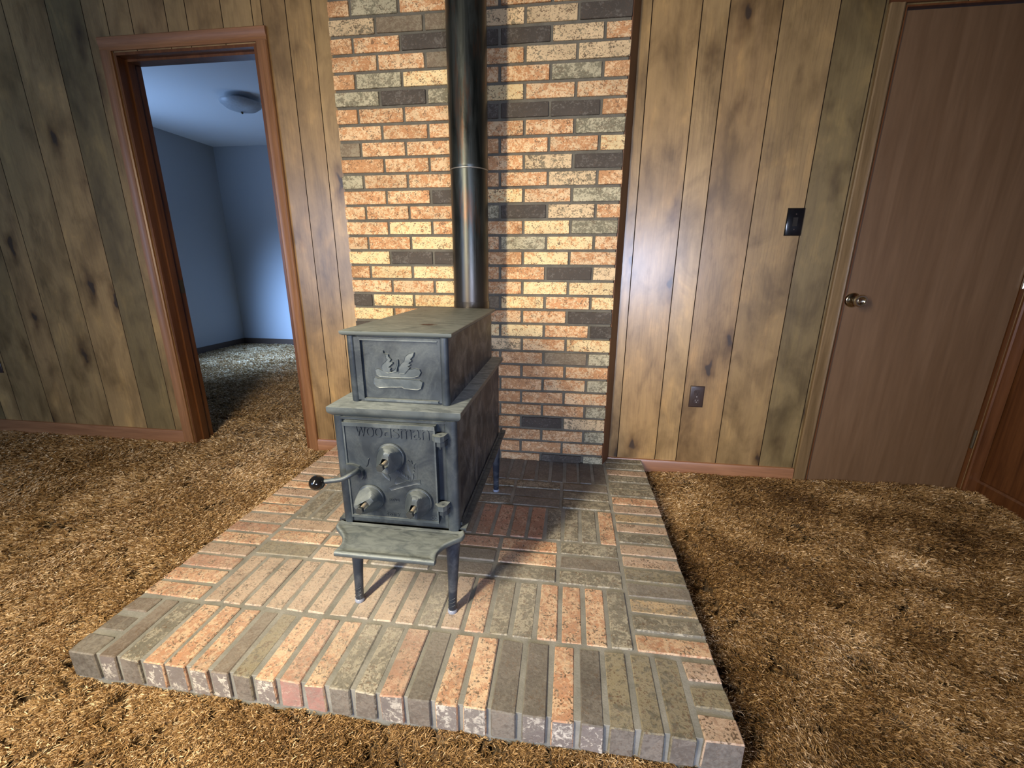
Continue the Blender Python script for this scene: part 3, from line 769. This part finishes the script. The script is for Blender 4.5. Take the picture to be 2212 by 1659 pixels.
# ------------------------------------------------------------------ the stove
stove = empty('wood_stove', (.595, -.66, HZ), 'black two-tier cast iron wood stove with draft knobs on brick hearth', 'stove')
X0, X1, Y0, Y1 = .433, .757, -.985, -.335
ZB, ZM, ZT = .338, .648, .672
CX = (X0 + X1) / 2
# firebox: sheet sides, cast front with rounded corner pilasters
bm = bmesh.new(); bx(bm, X0 + .004, X1 - .003, Y0 + .012, Y1, ZB, ZM); fin('firebox', bm, M_ironside, stove, bevel=.003)
bm = bmesh.new()
bx(bm, X0 + .010, X1 - .010, Y0 + .004, Y0 + .024, ZB, ZM)
bx(bm, X0 + .014, X1 - .014, Y0 - .002, Y0 + .006, ZM - .010, ZM - .004)
fin('front_plate', bm, M_iron, stove, bevel=.002)
for xs, w_ in ((X0 + .013, .013), (X1 - .017, .017)):
    bm = bmesh.new()
    pts = [(xs - w_, Y0 + .022), (xs - w_, Y0 + .008)] + [(xs - w_ * math.cos(a), Y0 + .006 - .010 * math.sin(a)) for a in [PI * i / 8 for i in range(1, 8)]] + [(xs + w_, Y0 + .008), (xs + w_, Y0 + .022)]
    prism(bm, pts, 'z', ZB, ZM - .002); fin('corner_pilaster', bm, M_iron, stove, 50)
# top plate of the firebox with ogee edge
bm = bmesh.new()
def ogee(x0, x1, y0, y1, z0, z1, r=.010, bk=0):
    n = 6; rings = []
    for k in range(n + 1):
        a = k / n; ins = r * (1 - math.sin(a * PI / 2)) ; rings.append((z0 + (z1 - z0) * .55 * a, ins))
    rings += [(z0 + (z1 - z0) * .7, 0), (z1 - .0015, .0), (z1, .002)]
    ring_loft(bm, [[(x0 + i, y0 + i, z), (x1 - i, y0 + i, z), (x1 - i, y1 - i * bk, z), (x0 + i, y1 - i * bk, z)] for z, i in rings])
ogee(X0 - .010, X1 + .013, Y0 - .010, Y1 - .0, ZM - .002, ZT, .011)
fin('top_plate', bm, M_ash, stove, 40)
# upper chamber
UX0, UX1, UY0, UY1, UZ = .468, .731, -.945, -.345, .846
bm = bmesh.new(); bx(bm, UX0 + .003, UX1 - .003, UY0 + .012, UY1, ZT, UZ); fin('upper_chamber', bm, M_ironside, stove, bevel=.002)
bm = bmesh.new()
fx0, fx1, fz0, fz1 = .503, .703, .682, .834
bx(bm, UX0 + .01, UX1 - .01, UY0 + .008, UY0 + .02, ZT, UZ)
bx(bm, UX0 + .018, fx0, UY0 - .000, UY0 + .010, ZT + .006, UZ - .004); bx(bm, fx1, UX1 - .016, UY0, UY0 + .010, ZT + .006, UZ - .004)
bx(bm, fx0, fx1, UY0, UY0 + .010, fz1, UZ - .004); bx(bm, fx0, fx1, UY0, UY0 + .010, ZT + .003, fz0)
for f in list(bm.faces): pass
fin('upper_front', bm, M_iron, stove, bevel=.0022)
for q in ((fx0 + .002, fx1 - .002, UY0 - .004, UY0 + .004, fz0 - .004, fz0 + .001), (fx0, fx1, UY0 - .002, UY0 + .004, fz1, fz1 + .003)):
    bm = bmesh.new(); bx(bm, *q); fin('panel_rim', bm, M_ironhi, stove, bevel=.001)
for xs, w_ in ((UX0 + .0105, .0105), (UX1 - .0115, .0115)):
    bm = bmesh.new(); lathe(bm, (xs, UY0 + .006, ZT + .001), (0, 0, 1), [(0, w_ * .9), (.004, w_), (UZ - ZT - .002, w_)], 24); fin('corner_column', bm, M_iron, stove, 50)
# log and flame relief
RY = UY0 + .009
REL = dict(
 log1=[(0.5298,0.7354),(0.5342,0.7395),(0.5441,0.7359),(0.5927,0.7369),(0.6525,0.7354),(0.6602,0.7298),(0.6553,0.7127),(0.6451,0.7092),(0.6111,0.7107),(0.6053,0.7145),(0.5708,0.713),(0.5441,0.7108),(0.5342,0.7154),(0.5299,0.7243)],
 log2=[(0.5348,0.7585),(0.5442,0.7618),(0.554,0.7572),(0.5737,0.752),(0.594,0.7548),(0.6263,0.7619),(0.6404,0.7654),(0.653,0.763),(0.6566,0.7553),(0.6511,0.7452),(0.6329,0.7396),(0.5929,0.7389),(0.5465,0.74),(0.5369,0.7466)],
 flL=[(0.561,0.8082),(0.5621,0.8025),(0.5674,0.8002),(0.5733,0.799),(0.5739,0.7941),(0.5803,0.7866),(0.5758,0.7796),(0.5838,0.7799),(0.5846,0.777),(0.5727,0.7658),(0.5786,0.7641),(0.5752,0.758),(0.5799,0.7543),(0.5907,0.7645),(0.5948,0.7745),(0.5952,0.7861),(0.5982,0.7863),(0.5983,0.7746),(0.5945,0.7627),(0.593,0.7548),(0.5695,0.7499),(0.5578,0.7544),(0.5534,0.7631),(0.5551,0.772),(0.5659,0.7812),(0.5702,0.7853),(0.5657,0.791),(0.5669,0.7939),(0.5614,0.8005)],
 flR=[(0.6417,0.806),(0.6382,0.7963),(0.6309,0.7884),(0.6346,0.7846),(0.6254,0.7785),(0.6311,0.7748),(0.6228,0.7696),(0.6286,0.7669),(0.6233,0.7608),(0.6136,0.7497),(0.5986,0.7491),(0.5987,0.7658),(0.6054,0.7758),(0.6138,0.7829),(0.6175,0.7946),(0.6269,0.8026)])
def relief(bm, pts, y, d, inset):
    fs = prism(bm, pts, 'y', y, y - d)
    f = fs[1]
    bmesh.ops.inset_region(bm, faces=[f], thickness=inset * .6, depth=inset * .9)
    bmesh.ops.inset_region(bm, faces=[f], thickness=inset, depth=inset * .7)
bm = bmesh.new()
for k, d in (('log2', .005), ('log1', .007), ('flL', .006), ('flR', .006)): relief(bm, REL[k], RY, d, .0016)
bx(bm, .56, .64, RY - .0012, RY, .728, .745)
fin('fire_emblem', bm, M_ironhi, stove, 25)
# lid
bm = bmesh.new(); LX0, LX1, LY0, LY1 = .456, .743, -.956, -.343
ring_loft(bm, [[(LX0 + i, LY0 + i, z), (LX1 - i, LY0 + i, z), (LX1 - i, LY1, z), (LX0 + i, LY1, z)] for z, i in ((UZ, .006), (UZ + .003, .0015), (UZ + .006, 0), (.857, 0), (.8585, .002))])
fin('lid', bm, M_lid, stove, 40)
# ash shelf
bm = bmesh.new()
half = [(0, -.985), (.172, -.985), (.178, -.997), (.173, -1.014), (.157, -1.028), (.139, -1.045), (.128, -1.066), (.127, -1.083), (.131, -1.098), (.128, -1.106)]
sxc = .596
outl = [(sxc - x, y) for x, y in half[1:]] [::1]
outl = [(sxc - x, y) for x, y in half[:0:-1]]
poly = [(sxc + x, y) for x, y in half[1:]] + [(sxc - x, y) for x, y in half[:0:-1]]
# densify with a closed smooth path except along the straight back
right_ = smoothpath([(sxc + x, y, 0) for x, y in half[1:]], 5); left_ = smoothpath([(sxc - x, y, 0) for x, y in half[:0:-1]], 5)
poly = [(p.x, p.y) for p in right_] + [(p.x, p.y) for p in left_]
cx_, cy_ = sxc, -1.03
def zed(y): return .337 + (y + .985) * .075
def scaled(ins):
    out = []
    for i, (x, y) in enumerate(poly):
        a = Vector(poly[i - 1]); b = Vector(poly[(i + 1) % len(poly)]); d = (b - a).normalized(); nrm = Vector((-d.y, d.x))
        if nrm.dot(Vector((cx_ - x, cy_ - y))) < 0: nrm = -nrm
        if y > -.99: nrm = Vector((nrm.x, 0))
        out.append((x + nrm.x * ins, y + nrm.y * ins))
    return out
rings = []
for ins, dz in ((.004, -.009), (.001, -.007), (0, -.003), (.001, .002), (.004, .0045), (.008, .0042), (.0125, .0015), (.018, .0)):
    rings.append([(x, y, zed(y) + dz) for x, y in scaled(ins)])
ring_loft(bm, rings, cap=False)
bm.verts.ensure_lookup_table(); nn = len(poly); tot = len(bm.verts)
for base, flip in ((0, 1), (tot - nn, 0)):
    for i in range(nn // 2 - 1):
        q = [bm.verts[base + k] for k in (i, i + 1, nn - 2 - i, nn - 1 - i)]
        bm.faces.new(q[::-1] if flip else q)
fin('ash_shelf', bm, M_ash, stove, 60)
# bottom rails
for s_, nm in ((X1, 1), (X0, -1)):
    bm = bmesh.new(); bx(bm, min(s_ - .002 * nm, s_ + .016 * nm), max(s_ - .002 * nm, s_ + .016 * nm), Y0 + .004, -.275, ZB - .004, ZB + .006)
    bx(bm, min(s_ - .001 * nm, s_ + .004 * nm), max(s_ - .001 * nm, s_ + .004 * nm), Y0 + .01, -.285, ZB + .012, ZB + .020)
    fin('bottom_rail', bm, M_iron, stove, bevel=.0015)
# legs
def leg(xt, yt, xf, yf):
    bm = bmesh.new(); H = ZB - .002; sx_ = 1 if xt > CX else -1; sy_ = 1 if yt > -.66 else -1
    prof = [(H, .021, .016), (H - .02, .0195, .015), (H - .07, .0165, .0140), (H - .16, .0135, .0122), (HZ + .045, .0118, .0112), (HZ + .012, .0115, .011), (HZ + .008, .0108, .0105)]
    rings = []
    for z, rx, ry in prof:
        t = (H - z) / (H - HZ); cx = xt + (xf - xt) * t; cy = yt + (yf - yt) * t
        # heavier on the inner side near the top
        rings.append([(cx + rx * math.cos(a) * (1.0 if math.cos(a) * sx_ > 0 else 1 + .5 * (1 - min(1, t * 2.2))), cy + ry * math.sin(a), z) for a in [2 * PI * i / 24 for i in range(24)]])
    ring_loft(bm, rings); l_ = fin('leg', bm, M_leg, stove, 50)
    bm = bmesh.new(); lathe(bm, (xf, yf, HZ + .001), (0, 0, 1), [(0, .0125), (.004, .0135), (.009, .012), (.011, .009)], 20); fin('foot_cap', bm, M_foot, l_, 40)
    bm = bmesh.new()
    for q in range(3):
        z = HZ + .018 + q * .011; t = (H - z) / (H - HZ); cx = xt + (xf - xt) * t; cy = yt + (yf - yt) * t
        tube(bm, [(cx - .010 + .004 * k, cy - .0113 + abs(k - 2.5) ** 2 * .0006, z + .0022 * k) for k in range(6)], .0011, 8)
    fin('twist_mark', bm, M_leg, l_, 50)
leg(X1 - .020, Y0 + .012, .730, -.992); leg(X0 + .024, Y0 + .012, .455, -.990)
leg(X1 - .016, Y1 + .005, .740, -.326); leg(X0 + .020, Y1 + .005, .450, -.326)
# loading door
DX0, DX1, DZ0, DZ1, DY = .466, .706, .366, .636, -1.0
bm = bmesh.new(); bx(bm, DX0, DX1, DY + .001, Y0 + .006, DZ0, DZ1)
door = fdoor = fin('front_door', bm, M_iron, stove, bevel=.003)
bm = bmesh.new()
bx(bm, DX0, DX1, DY - .0035, DY + .002, DZ1 - .010, DZ1); bx(bm, DX0, DX1, DY - .0025, DY + .002, DZ0, DZ0 + .007)
bx(bm, DX0, DX0 + .004, DY - .002, DY + .002, DZ0, DZ1); bx(bm, DX1 - .004, DX1, DY - .002, DY + .002, DZ0, DZ1)
fin('door_rim', bm, M_ironhi, door, bevel=.0016)
# cast lettering
def glyph(ch, x, z, w_, h_, y=DY, ex=.0016, shear=0.0):
    cu = bpy.data.curves.new('t', 'FONT'); cu.body = ch; cu.size = 1; cu.extrude = .03; cu.resolution_u = 4
    ob = bpy.data.objects.new('t', cu); C.objects.link(ob); bpy.context.view_layer.update()
    me = bpy.data.meshes.new_from_object(ob.evaluated_get(bpy.context.evaluated_depsgraph_get()))
    bpy.data.objects.remove(ob); bpy.data.curves.remove(cu)
    co = np.array([v.co[:] for v in me.vertices]); mn, mx = co.min(0), co.max(0)
    q = (co - mn) / np.maximum(mx - mn, 1e-6)
    P = [(x + a[0] * w_ + shear * a[1] * h_, y - (a[2]) * ex + .0002, z + a[1] * h_) for a in q]
    Fs = [tuple(p.vertices) for p in me.polygons]; bpy.data.meshes.remove(me); return P, Fs
def lettering(name, items, mat, parent):
    bm = bmesh.new()
    for it in items:
        P, Fs = glyph(*it); vs = [bm.verts.new(p) for p in P]
        for f in Fs:
            try: bm.faces.new([vs[i] for i in f])
            except ValueError: pass
    return fin(name, bm, mat, parent)
xs = [.4995, .5275, .5490, .5715, .5945, .6155, .6475, .6700]; wsx = [.026, .0195, .0195, .0205, .0185, .029, .0195, .0205]
lettering('cast_lettering', [(c, x, .5995, w_, .0265) for c, x, w_ in zip('WOOdSman', xs, wsx)], M_iron, fdoor)
lettering('cast_lettering', [(c, .563 + .0078 * i, .3765, .0062, .010, DY, .001) for i, c in enumerate('story')], M_iron, fdoor)
lettering('cast_lettering', [(c, .686 + .0085 * i, .3765, .007, .009, DY, .001) for i, c in enumerate('Co')], M_ironhi, fdoor)
lettering('cast_lettering', [(c, .571 + .0062 * i, .4215, .005, .0075, DY, .0008) for i, c in enumerate('stove')], M_iron, fdoor)
# trees, beam and roof relief
DR = dict(
 tree1=[(0.6327,0.5425),(0.6373,0.5366),(0.6415,0.5411),(0.6429,0.5318),(0.652,0.5345),(0.6466,0.5268),(0.649,0.5166),(0.6441,0.5172),(0.6485,0.5081),(0.6424,0.5055),(0.6449,0.4983),(0.6401,0.4841),(0.6378,0.4967),(0.6345,0.5071),(0.63,0.5152),(0.6297,0.5256),(0.6252,0.5337)],
 tree2=[(0.5523,0.5105),(0.5612,0.508),(0.5648,0.5029),(0.5729,0.5025),(0.5764,0.4952),(0.5819,0.4882),(0.5793,0.4794),(0.5755,0.4834),(0.5678,0.4892),(0.5605,0.4994)],
 beam=[(0.5758,0.4607),(0.5865,0.4681),(0.6319,0.4814),(0.6442,0.4866),(0.6603,0.4889),(0.6626,0.4752),(0.6516,0.4754),(0.6188,0.4653),(0.5812,0.4514)],
 roof=[(0.5938,0.4848),(0.6046,0.4942),(0.6141,0.4864),(0.6321,0.4846),(0.599,0.4712),(0.5928,0.4708)],
 tree0=[(0.5191,0.5155),(0.5249,0.5234),(0.5268,0.533),(0.5289,0.5394),(0.5264,0.5393),(0.5235,0.5307),(0.5173,0.5186)])
bm = bmesh.new()
for k, p in DR.items(): relief(bm, p, DY + .001, .0022 if k != 'beam' else .0016, .0007)
for i in range(9):
    x = .600 + .004 * i; z = .520 - .003 * i
    relief(bm, [(x, z), (x + .003, z - .001), (x + .0015, z - .012), (x - .001, z - .010)], DY + .001, .0014, .0005)
bx(bm, .545, .655, DY + .0006, DY + .0014, .462, .530)
fin('cabin_relief', bm, M_iron, fdoor, 50)
# draft knobs
def damper(x, z, ang):
    d = empty('draft_knob', (x, DY, z)); d.parent = stove; d.matrix_parent_inverse = stove.matrix_world.inverted(); bpy.context.view_layer.update()
    bm = bmesh.new(); lathe(bm, (x, DY, z), (0, -1, 0), [(0, .0365), (.003, .0375), (.006, .036), (.007, .0335), (.0055, .032)], 48); fin('seat_ring', bm, M_iron, d, 40)
    bm = bmesh.new(); n = 60; rings = []
    for k in range(11):
        t = k / 10; y = DY - .004 - .036 * t
        R_ = .0345 * (1 - .03 * t - .12 * t ** 3)
        ring = []
        for i in range(n):
            a = 2 * PI * i / n
            r = R_
            for q in (-1.42, 1.42):
                cq = math.cos(a - (ang + q))
                if cq > .05:
                    lim = .0345 * (1.02 - .70 * t ** .9) / cq
                    r = min(r, lim * (1 + .10 * math.sin(t * PI) * 0))
            cq = math.cos(a - (ang + PI))
            if cq > .05: r = min(r, .0345 * (1.0 - .22 * t) / cq)
            ring.append((x + r * math.cos(a), y, z + r * math.sin(a)))
        rings.append(ring)
    last = rings[-1]
    rings.append([(x + (p[0] - x) * .86, DY - .0415, z + (p[2] - z) * .86) for p in last])
    rings.append([(x + .0125 * math.cos(2 * PI * i / n), DY - .0400, z + .0125 * math.sin(2 * PI * i / n)) for i in range(n)])
    rings.append([(x + .0115 * math.cos(2 * PI * i / n), DY - .020, z + .0115 * math.sin(2 * PI * i / n)) for i in range(n)])
    ring_loft(bm, rings); fin('grip', bm, M_ironhi, d, 28)
    bm = bmesh.new(); lathe(bm, (x, DY - .024, z), (0, -1, 0), [(0, .0050), (.040, .0050)], 16); fin('bolt_shank', bm, M_bolt, d, 40)
    bm = bmesh.new(); lathe(bm, (x, DY - .058, z), (0, -1, 0), [(0, .0088), (.0012, .0098), (.0085, .0098), (.0095, .0088)], 6); fin('bolt_head', bm, M_bolthead, d)
damper(.588, .548, math.radians(75)); damper(.525, .4275, math.radians(40)); damper(.6545, .427, math.radians(80))
# handle
hd = empty('door_handle', (.497, DY, .502)); hd.parent = stove; hd.matrix_parent_inverse = stove.matrix_world.inverted(); bpy.context.view_layer.update()
bm = bmesh.new()
pts = [(.468, .523), (.486, .522), (.502, .517), (.512, .506), (.514, .492), (.507, .481), (.494, .482), (.482, .492), (.468, .496)]
prism(bm, pts, 'y', DY + .002, DY - .010); fin('escutcheon', bm, M_iron, hd, bevel=.003)
bm = bmesh.new(); hp = smoothpath([(.499, DY - .006, .503), (.503, -1.020, .511), (.496, -1.034, .509), (.477, -1.045, .501), (.455, -1.051, .498), (.430, -1.056, .4955)], 8)
tube(bm, hp, [.0085 if i < 5 else .0062 for i in range(len(hp))], 16); fin('rod', bm, M_iron, hd, 50)
bm = bmesh.new(); bmesh.ops.create_uvsphere(bm, u_segments=40, v_segments=24, radius=.0192, matrix=Matrix.Translation((.4175, -1.060, .4935)))
fin('ball_knob', bm, M_ball, hd, 180)
# hinges with pin
def hinge(z):
    h = empty('hinge', (.716, DY, z)); h.parent = stove; h.matrix_parent_inverse = stove.matrix_world.inverted(); bpy.context.view_layer.update()
    bm = bmesh.new()
    prism(bm, [(.700, DY + .004), (.700, DY - .006), (.710, DY - .017), (.724, DY - .018), (.731, DY - .010), (.735, DY + .010), (.72, DY + .012)], 'z', z - .004, z + .010)
    fin('hinge_lug', bm, M_ironhi, h, bevel=.0022)
    bm = bmesh.new(); prism(bm, [(.712, DY + .006), (.712, DY - .010), (.722, DY - .013), (.731, DY - .006), (.735, DY + .008)], 'z', z - .019, z - .006)
    fin('hinge_lug', bm, M_iron, h, bevel=.002)
    bm = bmesh.new(); lathe(bm, (.720, DY - .006, z - .026), (0, 0, 1), [(0, .0028), (.002, .0034), (.0345, .0034), (.037, .003)], 14); fin('hinge_pin', bm, M_iron, h, 40)
hinge(.606); hinge(.416)
